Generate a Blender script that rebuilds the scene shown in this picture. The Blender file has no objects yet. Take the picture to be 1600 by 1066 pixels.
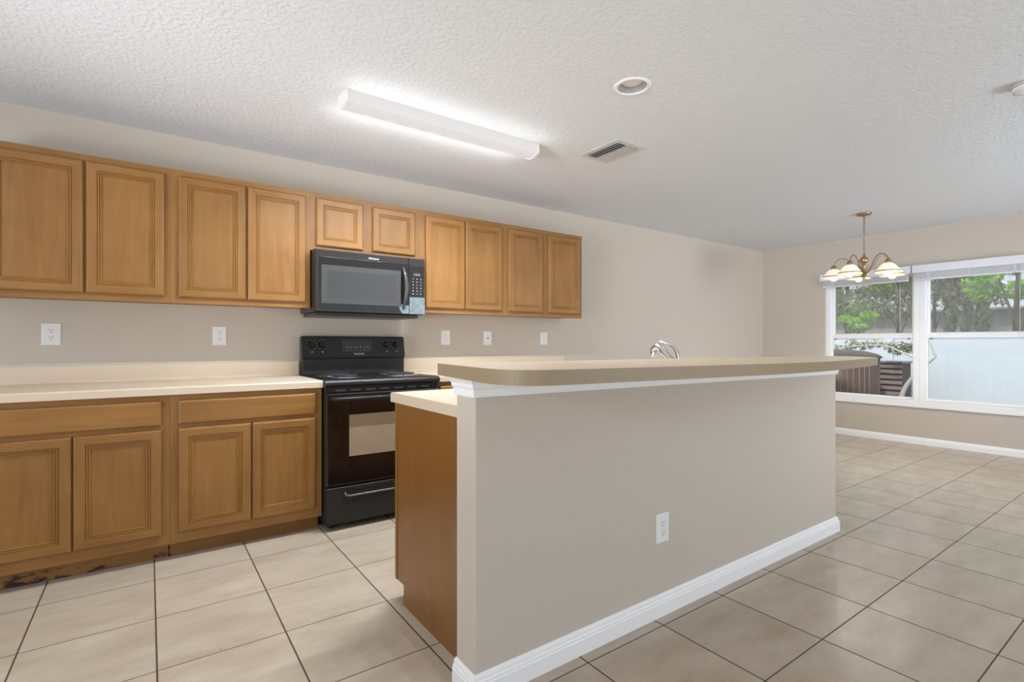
import bpy, bmesh, math, random
from mathutils import Vector, Matrix
PI = math.pi
sc = bpy.context.scene
COL = sc.collection

# ------------------------------------------------------------------ camera
FPX, YAW, CAM_H = 797.2, 0.6188, 1.139
cd = bpy.data.cameras.new('camera')
cd.sensor_width = 36.0
cd.lens = FPX / 1600 * 36
cd.shift_y = 3.8 / 1600
cd.clip_start = 0.05
cam = bpy.data.objects.new('camera', cd)
cam.location = (0, 0, CAM_H)
cam.rotation_euler = (PI / 2, 0, -YAW)
COL.objects.link(cam)
sc.camera = cam

# ------------------------------------------------------------------ view, world, sun, fill lamps
sc.view_settings.view_transform = 'Standard'
sc.view_settings.look = 'None'
sc.view_settings.exposure = 0.25
sc.view_settings.gamma = 1.0
sc.view_settings.use_curve_mapping = False

w = bpy.data.worlds.new('world')
sc.world = w
w.use_nodes = True
wb = w.node_tree.nodes['Background']
wb.inputs[0].default_value = (0.80, 0.91, 1.04, 1)
wb.inputs[1].default_value = 1.15

def add_light(name, kind, loc, energy, color=(1, 1, 1), rot=(0, 0, 0), size=None, parent=None):
    l = bpy.data.lights.new(name, kind)
    l.energy = energy
    l.color = color
    if kind == 'AREA':
        l.shape = 'RECTANGLE'
        l.size, l.size_y = size
    elif kind == 'POINT' and size:
        l.shadow_soft_size = size
    o = bpy.data.objects.new(name, l)
    o.location = loc
    o.rotation_euler = rot
    COL.objects.link(o)
    if parent:
        o.parent = parent
    return o

sun = add_light('sun', 'SUN', (0, 0, 10), 2.6, (1.0, 0.95, 0.87))
sun.data.angle = math.radians(3)
sun.rotation_euler = Vector((0.72, 0.12, -0.9)).to_track_quat('-Z', 'Y').to_euler()
# fill lamps added by the unseen rear and left walls; the tilted ones
# brighten the ceiling
LE = dict(rear=8, rear_up=5, left=15, left_up=28, din=10, din_up=126, side=7.0, soffit=6.8, tube=172, halo=2.6, chand=7.5, kit_up=18)
COOL = (0.90, 0.98, 1.10)
COOLER = (0.88, 0.98, 1.13)
UP, UP2 = math.radians(72), math.radians(56)
add_light('fill_rear', 'AREA', (2.2, -3.15, 1.15), LE['rear'], COOL, (PI / 2, 0, 0), (3.6, 2.0))
add_light('fill_rear_up', 'AREA', (2.2, -3.12, 0.7), LE['rear_up'], COOL, (PI / 2 + UP2, 0, 0), (3.6, 0.9))
add_light('fill_left', 'AREA', (-2.55, 0.3, 1.2), LE['left'], COOL, (PI / 2, 0, -PI / 2), (3.0, 1.9))
add_light('fill_left_up', 'AREA', (-2.50, 0.3, 0.7), LE['left_up'], COOL, (PI / 2 + UP, 0, -PI / 2), (3.0, 0.9))
add_light('fill_kitchen_up', 'AREA', (-2.4, 1.5, 0.9), LE['kit_up'], COOL, (PI / 2 + UP2, 0, -PI / 2 + 0.2), (1.6, 0.7))
def aimed(name, loc, to, energy, size, spread, col=COOLER):
    o = add_light(name, 'AREA', loc, energy, col, size=size)
    o.rotation_euler = (Vector(to) - Vector(loc)).to_track_quat('-Z', 'Y').to_euler()
    o.data.spread = math.radians(spread)
aimed('fill_dining', (5.4, -3.12, 1.45), (5.6, 3.8, 1.75), LE['din'], (1.8, 1.2), 62)  # added fill, aimed at the dining end of the kitchen wall
aimed('fill_side', (-2.5, 0.2, 1.85), (7.1, 2.5, 1.65), LE['side'], (2.4, 0.5), 34)  # added fill, narrowed to brighten the dim window wall
aimed('fill_soffit', (-2.5, 1.2, 1.0), (1.5, 3.3, 2.5), LE['soffit'], (1.2, 0.9), 45, (0.95, 0.98, 1.05))  # added fill, lifts the ceiling above the wall cabinets
add_light('fill_dining_up', 'AREA', (5.2, -3.12, 0.7), LE['din_up'], COOLER, (PI / 2 + UP, 0, 0), (2.0, 0.9))

# ------------------------------------------------------------------ material helpers
def lin(r, g, b):
    f = lambda c: (c / 255 / 12.92) if c / 255 <= 0.04045 else ((c / 255 + 0.055) / 1.055) ** 2.4
    return (f(r), f(g), f(b), 1)

def new_mat(name):
    m = bpy.data.materials.new(name)
    m.use_nodes = True
    nt = m.node_tree
    return m, nt, nt.nodes['Principled BSDF']

def plain(name, col, rough=0.5, metal=0.0, coat=0.0, emit=None, es=0.0, noise=0.0, nscale=40, spec=None):
    m, nt, b = new_mat(name)
    b.inputs['Base Color'].default_value = col
    b.inputs['Roughness'].default_value = rough
    b.inputs['Metallic'].default_value = metal
    b.inputs['Coat Weight'].default_value = coat
    if spec is not None:
        b.inputs['Specular IOR Level'].default_value = spec
    if emit:
        b.inputs['Emission Color'].default_value = emit
        b.inputs['Emission Strength'].default_value = es
    # every material is procedural: a slight noise in colour
    tc = nt.nodes.new('ShaderNodeTexCoord')
    nz = nt.nodes.new('ShaderNodeTexNoise')
    nz.inputs['Scale'].default_value = nscale
    nz.inputs['Detail'].default_value = 3
    nt.links.new(tc.outputs['Object'], nz.inputs['Vector'])
    mx = nt.nodes.new('ShaderNodeMixRGB')
    mx.blend_type = 'MULTIPLY'
    mx.inputs[0].default_value = noise
    mx.inputs[1].default_value = col
    nt.links.new(nz.outputs['Fac'], mx.inputs[2])
    nt.links.new(mx.outputs[0], b.inputs['Base Color'])
    return m

def bumpy(m, scale, strength, dist=0.002, detail=3, kind='noise'):
    nt = m.node_tree
    b = nt.nodes['Principled BSDF']
    tc = nt.nodes.new('ShaderNodeTexCoord')
    nz = nt.nodes.new('ShaderNodeTexNoise')
    nz.inputs['Scale'].default_value = scale
    nz.inputs['Detail'].default_value = detail
    nt.links.new(tc.outputs['Object'], nz.inputs['Vector'])
    bp = nt.nodes.new('ShaderNodeBump')
    bp.inputs['Strength'].default_value = strength
    bp.inputs['Distance'].default_value = dist
    src = nz.outputs['Fac']
    if kind == 'knock':
        rp = nt.nodes.new('ShaderNodeValToRGB')
        rp.color_ramp.elements[0].position = 0.44
        rp.color_ramp.elements[1].position = 0.56
        nt.links.new(src, rp.inputs[0])
        src = rp.outputs[0]
    nt.links.new(src, bp.inputs['Height'])
    nt.links.new(bp.outputs[0], b.inputs['Normal'])
    return m

def wood(name, c1, c2, horizontal=False, rough=0.44, stain=False):
    m, nt, b = new_mat(name)
    N, L = nt.nodes.new, nt.links.new
    tc = N('ShaderNodeTexCoord')
    oi = N('ShaderNodeObjectInfo')
    add = N('ShaderNodeVectorMath'); add.operation = 'ADD'
    sc_ = N('ShaderNodeVectorMath'); sc_.operation = 'SCALE'
    L(oi.outputs['Random'], sc_.inputs['Scale'])
    sc_.inputs[0].default_value = (7, 3, 5)
    L(tc.outputs['Object'], add.inputs[0]); L(sc_.outputs[0], add.inputs[1])
    mp = N('ShaderNodeMapping')
    mp.inputs['Scale'].default_value = (1.1, 9, 16) if horizontal else (14, 9, 1.1)
    L(add.outputs[0], mp.inputs[0])
    n1 = N('ShaderNodeTexNoise'); n1.inputs['Scale'].default_value = 2.2
    n1.inputs['Detail'].default_value = 6; n1.inputs['Distortion'].default_value = 0.6
    L(mp.outputs[0], n1.inputs['Vector'])
    n2 = N('ShaderNodeTexNoise'); n2.inputs['Scale'].default_value = 3.5; n2.inputs['Detail'].default_value = 4
    L(add.outputs[0], n2.inputs['Vector'])
    mixv = N('ShaderNodeMath'); mixv.operation = 'MULTIPLY_ADD'
    mixv.inputs[1].default_value = 0.5
    hf = N('ShaderNodeMath'); hf.operation = 'MULTIPLY'; hf.inputs[1].default_value = 0.5
    L(n2.outputs['Fac'], hf.inputs[0])
    L(n1.outputs['Fac'], mixv.inputs[0]); L(hf.outputs[0], mixv.inputs[2])
    rp = N('ShaderNodeValToRGB')
    rp.color_ramp.elements[0].position = 0.33; rp.color_ramp.elements[0].color = c1
    rp.color_ramp.elements[1].position = 0.68; rp.color_ramp.elements[1].color = c2
    L(mixv.outputs[0], rp.inputs[0])
    # each board a little different
    hsv = N('ShaderNodeHueSaturation')
    mr = N('ShaderNodeMapRange'); mr.inputs[3].default_value = 0.94; mr.inputs[4].default_value = 1.06
    L(oi.outputs['Random'], mr.inputs[0]); L(mr.outputs[0], hsv.inputs['Value'])
    L(rp.outputs[0], hsv.inputs['Color'])
    out = hsv.outputs[0]
    if stain:   # black water stains creeping up the toe kick near its left end
        sx = N('ShaderNodeSeparateXYZ'); L(tc.outputs['Object'], sx.inputs[0])
        nz = N('ShaderNodeTexNoise'); nz.inputs['Scale'].default_value = 22; nz.inputs['Detail'].default_value = 8
        nz.inputs['Roughness'].default_value = 0.7
        mp2 = N('ShaderNodeMapping'); mp2.inputs['Scale'].default_value = (0.55, 1, 1.5)
        L(tc.outputs['Object'], mp2.inputs[0]); L(mp2.outputs[0], nz.inputs['Vector'])
        zz = N('ShaderNodeMapRange'); zz.inputs[1].default_value = 0.0; zz.inputs[2].default_value = 0.085
        zz.inputs[3].default_value = 0.17; zz.inputs[4].default_value = -0.10
        L(sx.outputs['Z'], zz.inputs[0])
        xx = N('ShaderNodeMapRange'); xx.inputs[1].default_value = stain[0]; xx.inputs[2].default_value = stain[1]
        xx.inputs[3].default_value = 0.06; xx.inputs[4].default_value = -0.19
        L(sx.outputs['X'], xx.inputs[0])
        a1 = N('ShaderNodeMath'); L(nz.outputs['Fac'], a1.inputs[0]); L(zz.outputs[0], a1.inputs[1])
        a2 = N('ShaderNodeMath'); L(a1.outputs[0], a2.inputs[0]); L(xx.outputs[0], a2.inputs[1])
        r2 = N('ShaderNodeValToRGB'); r2.color_ramp.elements[0].position = 0.62; r2.color_ramp.elements[1].position = 0.70
        L(a2.outputs[0], r2.inputs[0])
        mx = N('ShaderNodeMixRGB'); mx.inputs[2].default_value = lin(42, 26, 14)
        L(r2.outputs[0], mx.inputs[0]); L(out, mx.inputs[1])
        out = mx.outputs[0]
    L(out, b.inputs['Base Color'])
    b.inputs['Roughness'].default_value = rough
    b.inputs['Coat Weight'].default_value = 0.04
    b.inputs['Coat Roughness'].default_value = 0.25
    return m

def tile_floor(name):
    T, X0, Y0, G = 0.4175, 0.0237, 0.9066, 0.0030
    m, nt, b = new_mat(name)
    N, L = nt.nodes.new, nt.links.new
    tc = N('ShaderNodeTexCoord')
    sx = N('ShaderNodeSeparateXYZ'); L(tc.outputs['Object'], sx.inputs[0])
    def M(op, a, bb=None, c=None):
        n = N('ShaderNodeMath'); n.operation = op
        for i, v in enumerate((a, bb, c)):
            if v is None: continue
            if isinstance(v, (int, float)): n.inputs[i].default_value = v
            else: L(v, n.inputs[i])
        return n.outputs[0]
    u = M('DIVIDE', M('SUBTRACT', sx.outputs['X'], X0), T)
    v = M('DIVIDE', M('SUBTRACT', sx.outputs['Y'], Y0), T)
    fu, fv = M('FRACT', u), M('FRACT', v)
    du = M('MULTIPLY', M('MINIMUM', fu, M('SUBTRACT', 1.0, fu)), T)
    dv = M('MULTIPLY', M('MINIMUM', fv, M('SUBTRACT', 1.0, fv)), T)
    dmin = M('MINIMUM', M('MULTIPLY', du, 1.0), M('MULTIPLY', dv, 1.35))
    mask = N('ShaderNodeMapRange'); mask.inputs[1].default_value = G - 0.0006; mask.inputs[2].default_value = G + 0.0006
    L(dmin, mask.inputs[0])
    cid = N('ShaderNodeCombineXYZ'); L(M('FLOOR', u), cid.inputs[0]); L(M('FLOOR', v), cid.inputs[1])
    wn = N('ShaderNodeTexWhiteNoise'); wn.noise_dimensions = '3D'; L(cid.outputs[0], wn.inputs['Vector'])
    off = N('ShaderNodeVectorMath'); off.operation = 'SCALE'; off.inputs['Scale'].default_value = 9.0
    L(wn.outputs['Color'], off.inputs[0])
    ad = N('ShaderNodeVectorMath'); L(tc.outputs['Object'], ad.inputs[0]); L(off.outputs[0], ad.inputs[1])
    mp = N('ShaderNodeMapping'); mp.inputs['Scale'].default_value = (2.2, 5.5, 1); L(ad.outputs[0], mp.inputs[0])
    n1 = N('ShaderNodeTexNoise'); n1.inputs['Scale'].default_value = 1.6; n1.inputs['Detail'].default_value = 7
    n1.inputs['Roughness'].default_value = 0.62; L(mp.outputs[0], n1.inputs['Vector'])
    rp = N('ShaderNodeValToRGB')
    rp.color_ramp.elements[0].position = 0.30; rp.color_ramp.elements[0].color = TILE_A
    rp.color_ramp.elements[1].position = 0.72; rp.color_ramp.elements[1].color = TILE_B
    L(n1.outputs['Fac'], rp.inputs[0])
    hsv = N('ShaderNodeHueSaturation')
    mr = N('ShaderNodeMapRange'); mr.inputs[3].default_value = 0.96; mr.inputs[4].default_value = 1.04
    L(wn.outputs['Value'], mr.inputs[0]); L(mr.outputs[0], hsv.inputs['Value']); L(rp.outputs[0], hsv.inputs['Color'])
    # scattered specks of dirt
    n3 = N('ShaderNodeTexNoise'); n3.inputs['Scale'].default_value = 30; n3.inputs['Detail'].default_value = 1
    L(tc.outputs['Object'], n3.inputs['Vector'])
    r3 = N('ShaderNodeValToRGB'); r3.color_ramp.elements[0].position = 0.795; r3.color_ramp.elements[1].position = 0.83
    r3.color_ramp.elements[1].color = (0.6, 0.6, 0.6, 1)
    L(n3.outputs['Fac'], r3.inputs[0])
    md = N('ShaderNodeMixRGB'); md.inputs[2].default_value = lin(88, 66, 48)
    L(r3.outputs[0], md.inputs[0]); L(hsv.outputs[0], md.inputs[1])
    mx = N('ShaderNodeMixRGB'); mx.inputs[1].default_value = lin(82, 66, 50)
    L(mask.outputs[0], mx.inputs[0]); L(md.outputs[0], mx.inputs[2])
    L(mx.outputs[0], b.inputs['Base Color'])
    rr = N('ShaderNodeMapRange'); rr.inputs[3].default_value = 0.8; rr.inputs[4].default_value = 0.28
    L(mask.outputs[0], rr.inputs[0])
    L(rr.outputs[0], b.inputs['Roughness'])
    b.inputs['Specular IOR Level'].default_value = 0.35
    bp = N('ShaderNodeBump'); bp.inputs['Strength'].default_value = 0.35; bp.inputs['Distance'].default_value = 0.002
    L(mask.outputs[0], bp.inputs['Height']); L(bp.outputs[0], b.inputs['Normal'])
    return m

TILE_A, TILE_B = lin(172, 156, 136), lin(199, 185, 166)
WALL_C = lin(200, 189, 174)
M_wall = bumpy(plain('wall_paint', WALL_C, 0.62, noise=0.03, nscale=3, spec=0.3), 140, 0.12, 0.001)
M_ceil = bumpy(plain('ceiling_knockdown', lin(224, 226, 228), 0.85, noise=0.02, spec=0.2), 46, 0.34, 0.004, 4, 'knock')
M_white = plain('white_trim_paint', lin(246, 245, 243), 0.35, noise=0.02)
M_tile = tile_floor('beige_floor_tile')
W1, W2 = lin(130, 87, 35), lin(152, 108, 52)
M_wv = wood('maple_vertical', W1, W2)
M_wh = wood('maple_horizontal', W1, W2, True)
M_wkick = wood('maple_toe_kick_stained', W1, W2, True, 0.5, stain=(-0.5, 0.55))
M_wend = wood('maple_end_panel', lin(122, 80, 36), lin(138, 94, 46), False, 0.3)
M_lam = plain('beige_laminate', lin(217, 198, 173), 0.38, noise=0.10, nscale=180)
M_bar = plain('bar_laminate', lin(206, 183, 152), 0.33, noise=0.10, nscale=180)
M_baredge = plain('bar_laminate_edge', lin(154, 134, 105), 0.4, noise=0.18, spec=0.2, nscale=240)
M_black = plain('black_enamel', (0.014, 0.0125, 0.011, 1), 0.22, spec=0.35, coat=0.0, noise=0.1)
M_blackm = plain('black_textured_metal', (0.036, 0.033, 0.030, 1), 0.40, noise=0.8, nscale=420, spec=0.3)
M_blackg = plain('black_oven_glass', (0.010, 0.006, 0.005, 1), 0.06, coat=0.6, noise=0.1)
M_cook = plain('black_cooktop_enamel', (0.013, 0.012, 0.011, 1), 0.42, spec=0.35, noise=0.1)
M_coil = plain('burner_coil', (0.03, 0.03, 0.032, 1), 0.45, noise=0.3)
M_chrome = plain('chrome', (0.72, 0.72, 0.72, 1), 0.12, metal=1.0, noise=0.02)
M_mw = plain('microwave_black_plastic', (0.031, 0.028, 0.025, 1), 0.26, noise=0.2, nscale=90, spec=0.28)
M_mwwin = plain('microwave_window_mesh', (0.056, 0.055, 0.052, 1), 0.16, spec=0.3, noise=0.15, nscale=260)
M_mwbev = plain('microwave_window_bevel', (0.062, 0.061, 0.058, 1), 0.2, spec=0.35, noise=0.1)
M_owin = plain('oven_window_tan_reflection', (0.36, 0.27, 0.18, 1), 0.12, noise=0.25, nscale=12)  # tan colour stands in for cabinets reflected in the dark glass
M_mark = plain('white_print', (0.7, 0.7, 0.7, 1), 0.5)
M_markb = plain('button_print', (0.42, 0.42, 0.41, 1), 0.5)
M_markd = plain('grey_print', (0.22, 0.22, 0.22, 1), 0.5)
M_film = plain('bluish_protective_film', (0.26, 0.32, 0.34, 1), 0.12, noise=0.75, nscale=22)
M_plate = plain('white_outlet_plastic', lin(232, 231, 228), 0.3)
M_slotg = plain('stove_vent_slot', (0.10, 0.098, 0.095, 1), 0.35)
M_slot = plain('outlet_slot', (0.10, 0.09, 0.085, 1), 0.6)
M_diff = plain('lamp_diffuser', (0.12, 0.115, 0.11, 1), 0.5, emit=(1.0, 0.955, 0.94, 1), es=0.52, spec=0.2)
M_lampend = plain('lamp_end_cap', lin(214, 210, 206), 0.4)
M_dark = plain('dark_void', (0.02, 0.02, 0.02, 1), 0.8)
M_vent = plain('vent_white_metal', lin(205, 203, 200), 0.45)
M_vslat = plain('vent_slat_grey', lin(186, 184, 181), 0.45)
M_vback = plain('vent_duct_shadow', lin(88, 86, 84), 0.8)
M_brass = plain('antique_brass', lin(172, 146, 112), 0.3, metal=0.85, noise=0.1)
M_shade = plain('alabaster_glass', lin(250, 236, 214), 0.35, emit=(1.0, 0.80, 0.56, 1), es=0.42, noise=0.12, nscale=30)
M_bulb = plain('lit_bulb', (1, 1, 1, 1), 0.4, emit=(1.0, 0.90, 0.74, 1), es=2.2)
M_blind = plain('white_blind', lin(228, 228, 230), 0.45)
M_vinyl = plain('white_vinyl_fence', lin(216, 222, 230), 0.45, noise=0.05, nscale=2)
M_seam = plain('fence_seam', lin(176, 182, 190), 0.6)
M_tank = plain('dark_brown_tank', lin(84, 62, 50), 0.5, noise=0.35, nscale=6)
M_ac = plain('mauve_grey_metal', lin(158, 142, 138), 0.5, noise=0.3, nscale=14)
M_acd = plain('unit_shadow_grille', lin(84, 74, 72), 0.7)
M_bark = plain('dark_bark', lin(92, 80, 66), 0.9, noise=0.6, nscale=18)
M_palebark = plain('pale_bark', lin(214, 206, 194), 0.8, noise=0.3, nscale=14)
M_stucco = bumpy(plain('pale_grey_stucco', lin(176, 174, 170), 0.9, noise=0.25, nscale=3), 60, 0.3)
M_roof = plain('grey_shingle', lin(120, 112, 104), 0.9, noise=0.5, nscale=20)
M_grass = plain('lawn_grass', lin(96, 116, 60), 0.95, noise=0.6, nscale=25)

def leaf_mat(name, c1, c2):
    m, nt, b = new_mat(name)
    N, L = nt.nodes.new, nt.links.new
    tc = N('ShaderNodeTexCoord')
    nz = N('ShaderNodeTexNoise'); nz.inputs['Scale'].default_value = 7; nz.inputs['Detail'].default_value = 4
    L(tc.outputs['Object'], nz.inputs['Vector'])
    rp = N('ShaderNodeValToRGB')
    rp.color_ramp.elements[0].position = 0.36; rp.color_ramp.elements[0].color = c1
    rp.color_ramp.elements[1].position = 0.64; rp.color_ramp.elements[1].color = c2
    L(nz.outputs['Fac'], rp.inputs[0]); L(rp.outputs[0], b.inputs['Base Color'])
    b.inputs['Roughness'].default_value = 0.6
    tr = N('ShaderNodeBsdfTranslucent'); L(rp.outputs[0], tr.inputs[0])
    ms = N('ShaderNodeMixShader'); ms.inputs[0].default_value = 0.35
    L(b.outputs[0], ms.inputs[1]); L(tr.outputs[0], ms.inputs[2])
    L(ms.outputs[0], nt.nodes['Material Output'].inputs[0])
    return m
M_leafd = leaf_mat('dark_green_leaves', lin(84, 102, 62), lin(150, 164, 116))
M_leafm = leaf_mat('mid_green_leaves', lin(110, 136, 68), lin(176, 200, 118))
M_leafl = leaf_mat('lime_leaves', lin(140, 196, 40), lin(206, 246, 96))
M_leafo = leaf_mat('olive_grey_leaves', lin(134, 134, 106), lin(190, 188, 158))

def glass_mat(name, tint, haze=0.0, hazecol=(0.6, 0.6, 0.58, 1)):
    """thin window glass: clear transmission with a mirror reflection and, on dirty panes, a film of dust"""
    m = bpy.data.materials.new(name); m.use_nodes = True
    nt = m.node_tree; nt.nodes.clear()
    N, L = nt.nodes.new, nt.links.new
    out = N('ShaderNodeOutputMaterial')
    tr = N('ShaderNodeBsdfTransparent'); tr.inputs[0].default_value = tint
    gl = N('ShaderNodeBsdfGlossy'); gl.inputs['Roughness'].default_value = 0.02
    fr = N('ShaderNodeFresnel'); fr.inputs[0].default_value = 1.5
    m1 = N('ShaderNodeMixShader'); L(fr.outputs[0], m1.inputs[0]); L(tr.outputs[0], m1.inputs[1]); L(gl.outputs[0], m1.inputs[2])
    df = N('ShaderNodeBsdfDiffuse'); df.inputs[0].default_value = hazecol
    tc = N('ShaderNodeTexCoord')
    mp = N('ShaderNodeMapping'); mp.inputs['Scale'].default_value = (1, 9, 2.0); L(tc.outputs['Object'], mp.inputs[0])
    nz = N('ShaderNodeTexNoise'); nz.inputs['Scale'].default_value = 3; nz.inputs['Detail'].default_value = 5
    L(mp.outputs[0], nz.inputs['Vector'])
    mu = N('ShaderNodeMath'); mu.operation = 'MULTIPLY'; mu.inputs[1].default_value = haze * 2
    L(nz.outputs['Fac'], mu.inputs[0])
    m2 = N('ShaderNodeMixShader'); L(mu.outputs[0], m2.inputs[0]); L(m1.outputs[0], m2.inputs[1]); L(df.outputs[0], m2.inputs[2])
    L(m2.outputs[0], out.inputs[0])
    return m
M_glass = glass_mat('clear_pane', (0.97, 0.985, 0.99, 1), 0.02)
M_glassu = glass_mat('dusty_pane', (0.88, 0.88, 0.86, 1), 0.17, (0.75, 0.75, 0.72, 1))

# ------------------------------------------------------------------ geometry helpers
def ray(px, py):
    a, b = (px - 800) / FPX, -(py - 536.8) / FPX
    s, c = math.sin(YAW), math.cos(YAW)
    return Vector((s + a * c, c - a * s, b))
def at_y(px, py, Y):
    d = ray(px, py); t = Y / d.y
    return Vector((d.x * t, Y, CAM_H + d.z * t))
def at_x(px, py, X):
    d = ray(px, py); t = X / d.x
    return Vector((X, d.y * t, CAM_H + d.z * t))

class MB:
    def __init__(s): s.bm = bmesh.new()
    def face(s, pts, mi=0):
        f = s.bm.faces.new([s.bm.verts.new(p) for p in pts]); f.material_index = mi; return f
    def box(s, x0, x1, y0, y1, z0, z1, bev=0.0, mi=0, seg=2):
        vs = [s.bm.verts.new(p) for p in ((x0, y0, z0), (x1, y0, z0), (x1, y1, z0), (x0, y1, z0), (x0, y0, z1), (x1, y0, z1), (x1, y1, z1), (x0, y1, z1))]
        fs = [s.bm.faces.new([vs[i] for i in q]) for q in ((0, 3, 2, 1), (4, 5, 6, 7), (0, 1, 5, 4), (1, 2, 6, 5), (2, 3, 7, 6), (3, 0, 4, 7))]
        for f in fs: f.material_index = mi
        if bev > 0:
            es = list({e for f in fs for e in f.edges})
            bmesh.ops.bevel(s.bm, geom=es, offset=bev, segments=seg, affect='EDGES', profile=0.6)
        return s
    def prism(s, poly, axis, a, b, mi=0, cap=True):
        """poly: 2-D outline; axis X -> (y,z), Y -> (x,z), Z -> (x,y)"""
        def P(q, t):
            return {'X': (t, q[0], q[1]), 'Y': (q[0], t, q[1]), 'Z': (q[0], q[1], t)}[axis]
        va = [s.bm.verts.new(P(q, a)) for q in poly]; vb = [s.bm.verts.new(P(q, b)) for q in poly]
        n = len(poly); fs = []
        for i in range(n):
            fs.append(s.bm.faces.new((va[i], va[(i + 1) % n], vb[(i + 1) % n], vb[i])))
        if cap:
            fs.append(s.bm.faces.new(va[::-1])); fs.append(s.bm.faces.new(vb))
        for f in fs: f.material_index = mi
        return fs
    def tube(s, path, r, seg=10, mi=0, closed=False, flat=1.0):
        path = [Vector(p) for p in path]; n = len(path)
        rr = r if isinstance(r, (list, tuple)) else [r] * n
        rings = []; up = None
        for i, p in enumerate(path):
            if closed: t = path[(i + 1) % n] - path[i - 1]
            else: t = path[min(i + 1, n - 1)] - path[max(i - 1, 0)]
            t.normalize()
            if up is None:
                up = Vector((0, 0, 1)) if abs(t.z) < 0.9 else Vector((1, 0, 0))
            u = (up - t * up.dot(t)).normalized(); v = t.cross(u); up = u
            rings.append([s.bm.verts.new(p + u * math.cos(2 * PI * k / seg) * rr[i] * flat + v * math.sin(2 * PI * k / seg) * rr[i]) for k in range(seg)])
        m = n if closed else n - 1
        for i in range(m):
            A, B = rings[i], rings[(i + 1) % n]
            for k in range(seg):
                f = s.bm.faces.new((A[k], A[(k + 1) % seg], B[(k + 1) % seg], B[k])); f.material_index = mi; f.smooth = True
        if not closed:
            s.bm.faces.new(rings[0][::-1]).material_index = mi; s.bm.faces.new(rings[-1]).material_index = mi
        return s
    def lathe(s, prof, c, seg=28, axis='Z', mi=0, smooth=True, cap=True, loop=False):
        """prof: (radius, height) pairs from c"""
        rings = []
        for r, h in prof:
            ring = []
            for k in range(seg):
                a = 2 * PI * k / seg
                x, y = r * math.cos(a), r * math.sin(a)
                d = {'Z': (x, y, h), 'Y': (x, h, y), 'X': (h, x, y)}[axis]
                ring.append(s.bm.verts.new((c[0] + d[0], c[1] + d[1], c[2] + d[2])))
            rings.append(ring)
        for A, B in (list(zip(rings, rings[1:])) + ([(rings[-1], rings[0])] if loop else [])):
            for k in range(seg):
                f = s.bm.faces.new((A[k], A[(k + 1) % seg], B[(k + 1) % seg], B[k])); f.material_index = mi; f.smooth = smooth
        if cap and not loop:
            if prof[0][0] > 1e-5: s.bm.faces.new(rings[0][::-1]).material_index = mi
            if prof[-1][0] > 1e-5: s.bm.faces.new(rings[-1]).material_index = mi
        if not loop: bmesh.ops.remove_doubles(s.bm, verts=[v for r in (rings[0], rings[-1]) for v in r if r], dist=1e-6)
        return s
    def build(s, name, mats, parent=None, kind=None):
        mats = mats if isinstance(mats, (list, tuple)) else [mats]
        bmesh.ops.recalc_face_normals(s.bm, faces=s.bm.faces)
        me = bpy.data.meshes.new(name)
        if parent is not None:
            off = Vector((0, 0, 0)); p = parent
            while p is not None: off += p.location; p = p.parent
            bmesh.ops.translate(s.bm, verts=s.bm.verts, vec=-off)
        s.bm.to_mesh(me); s.bm.free()
        for m in mats: me.materials.append(m)
        o = bpy.data.objects.new(name, me); COL.objects.link(o)
        if parent is not None: o.parent = parent
        if kind: o['kind'] = kind
        return o

def tag(o, label, cat, group=None):
    o['label'] = label; o['category'] = cat
    if group: o['group'] = group
    return o
def thing(name, loc, label, cat, group=None):
    o = bpy.data.objects.new(name, None); o.location = loc; o.empty_display_size = 0.1
    COL.objects.link(o)
    return tag(o, label, cat, group)
def text(name, body, loc, size, mat, parent, rot=(PI / 2, 0, 0), ext=0.0004, align='CENTER'):
    c = bpy.data.curves.new(name, 'FONT'); c.body = body; c.size = size; c.extrude = ext
    c.align_x = align; c.align_y = 'CENTER'
    c.materials.append(mat)
    tmp = bpy.data.objects.new(name, c)
    me = bpy.data.meshes.new_from_object(tmp); bpy.data.objects.remove(tmp)
    if not me.materials: me.materials.append(mat)
    o = bpy.data.objects.new(name, me); COL.objects.link(o)
    off = Vector((0, 0, 0)); p = parent
    while p is not None: off += p.location; p = p.parent
    o.location = Vector(loc) - off; o.rotation_euler = rot; o.parent = parent
    return o
def struct(name, mb, mats, label=None, cat=None, parent=None):
    o = mb.build(name, mats, parent)
    if parent is None:
        o['kind'] = 'structure'
        if label: tag(o, label, cat or name.split('_')[0])
    return o

# ------------------------------------------------------------------ room shell
KY, RX, CH = 3.825, 7.09, 2.44            # kitchen wall, window wall, ceiling height
LX, BY = -2.6, -3.2
WY0, WY1, WZ0, WZ1 = 1.055, 3.013, 0.455, 2.0   # opening of the twin window

struct('floor', MB().box(LX, RX + 0.15, BY, KY + 0.15, -0.12, 0), M_tile, 'beige ceramic tile floor with dark grout lines', 'floor')
CANX, CANY, CANR = 1.993, 1.75, 0.074
b = MB(); h = 0.13
b.box(LX, CANX - h, BY, KY + 0.15, CH, CH + 0.15); b.box(CANX + h, RX + 0.15, BY, KY + 0.15, CH, CH + 0.15)
b.box(CANX - h, CANX + h, BY, CANY - h, CH, CH + 0.15); b.box(CANX - h, CANX + h, CANY + h, KY + 0.15, CH, CH + 0.15)
N = 48; lo_o, lo_i, hi_o, hi_i = [], [], [], []
for k in range(N):                              # square plate with the round hole of the recessed light
    a = 2 * PI * k / N + PI / N
    c_, s_ = math.cos(a), math.sin(a); q = h / max(abs(c_), abs(s_))
    for lst, r_, z_ in ((lo_o, q, CH), (lo_i, CANR, CH), (hi_o, q, CH + 0.15), (hi_i, CANR, CH + 0.15)):
        lst.append(b.bm.verts.new((CANX + c_ * r_, CANY + s_ * r_, z_)))
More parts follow.
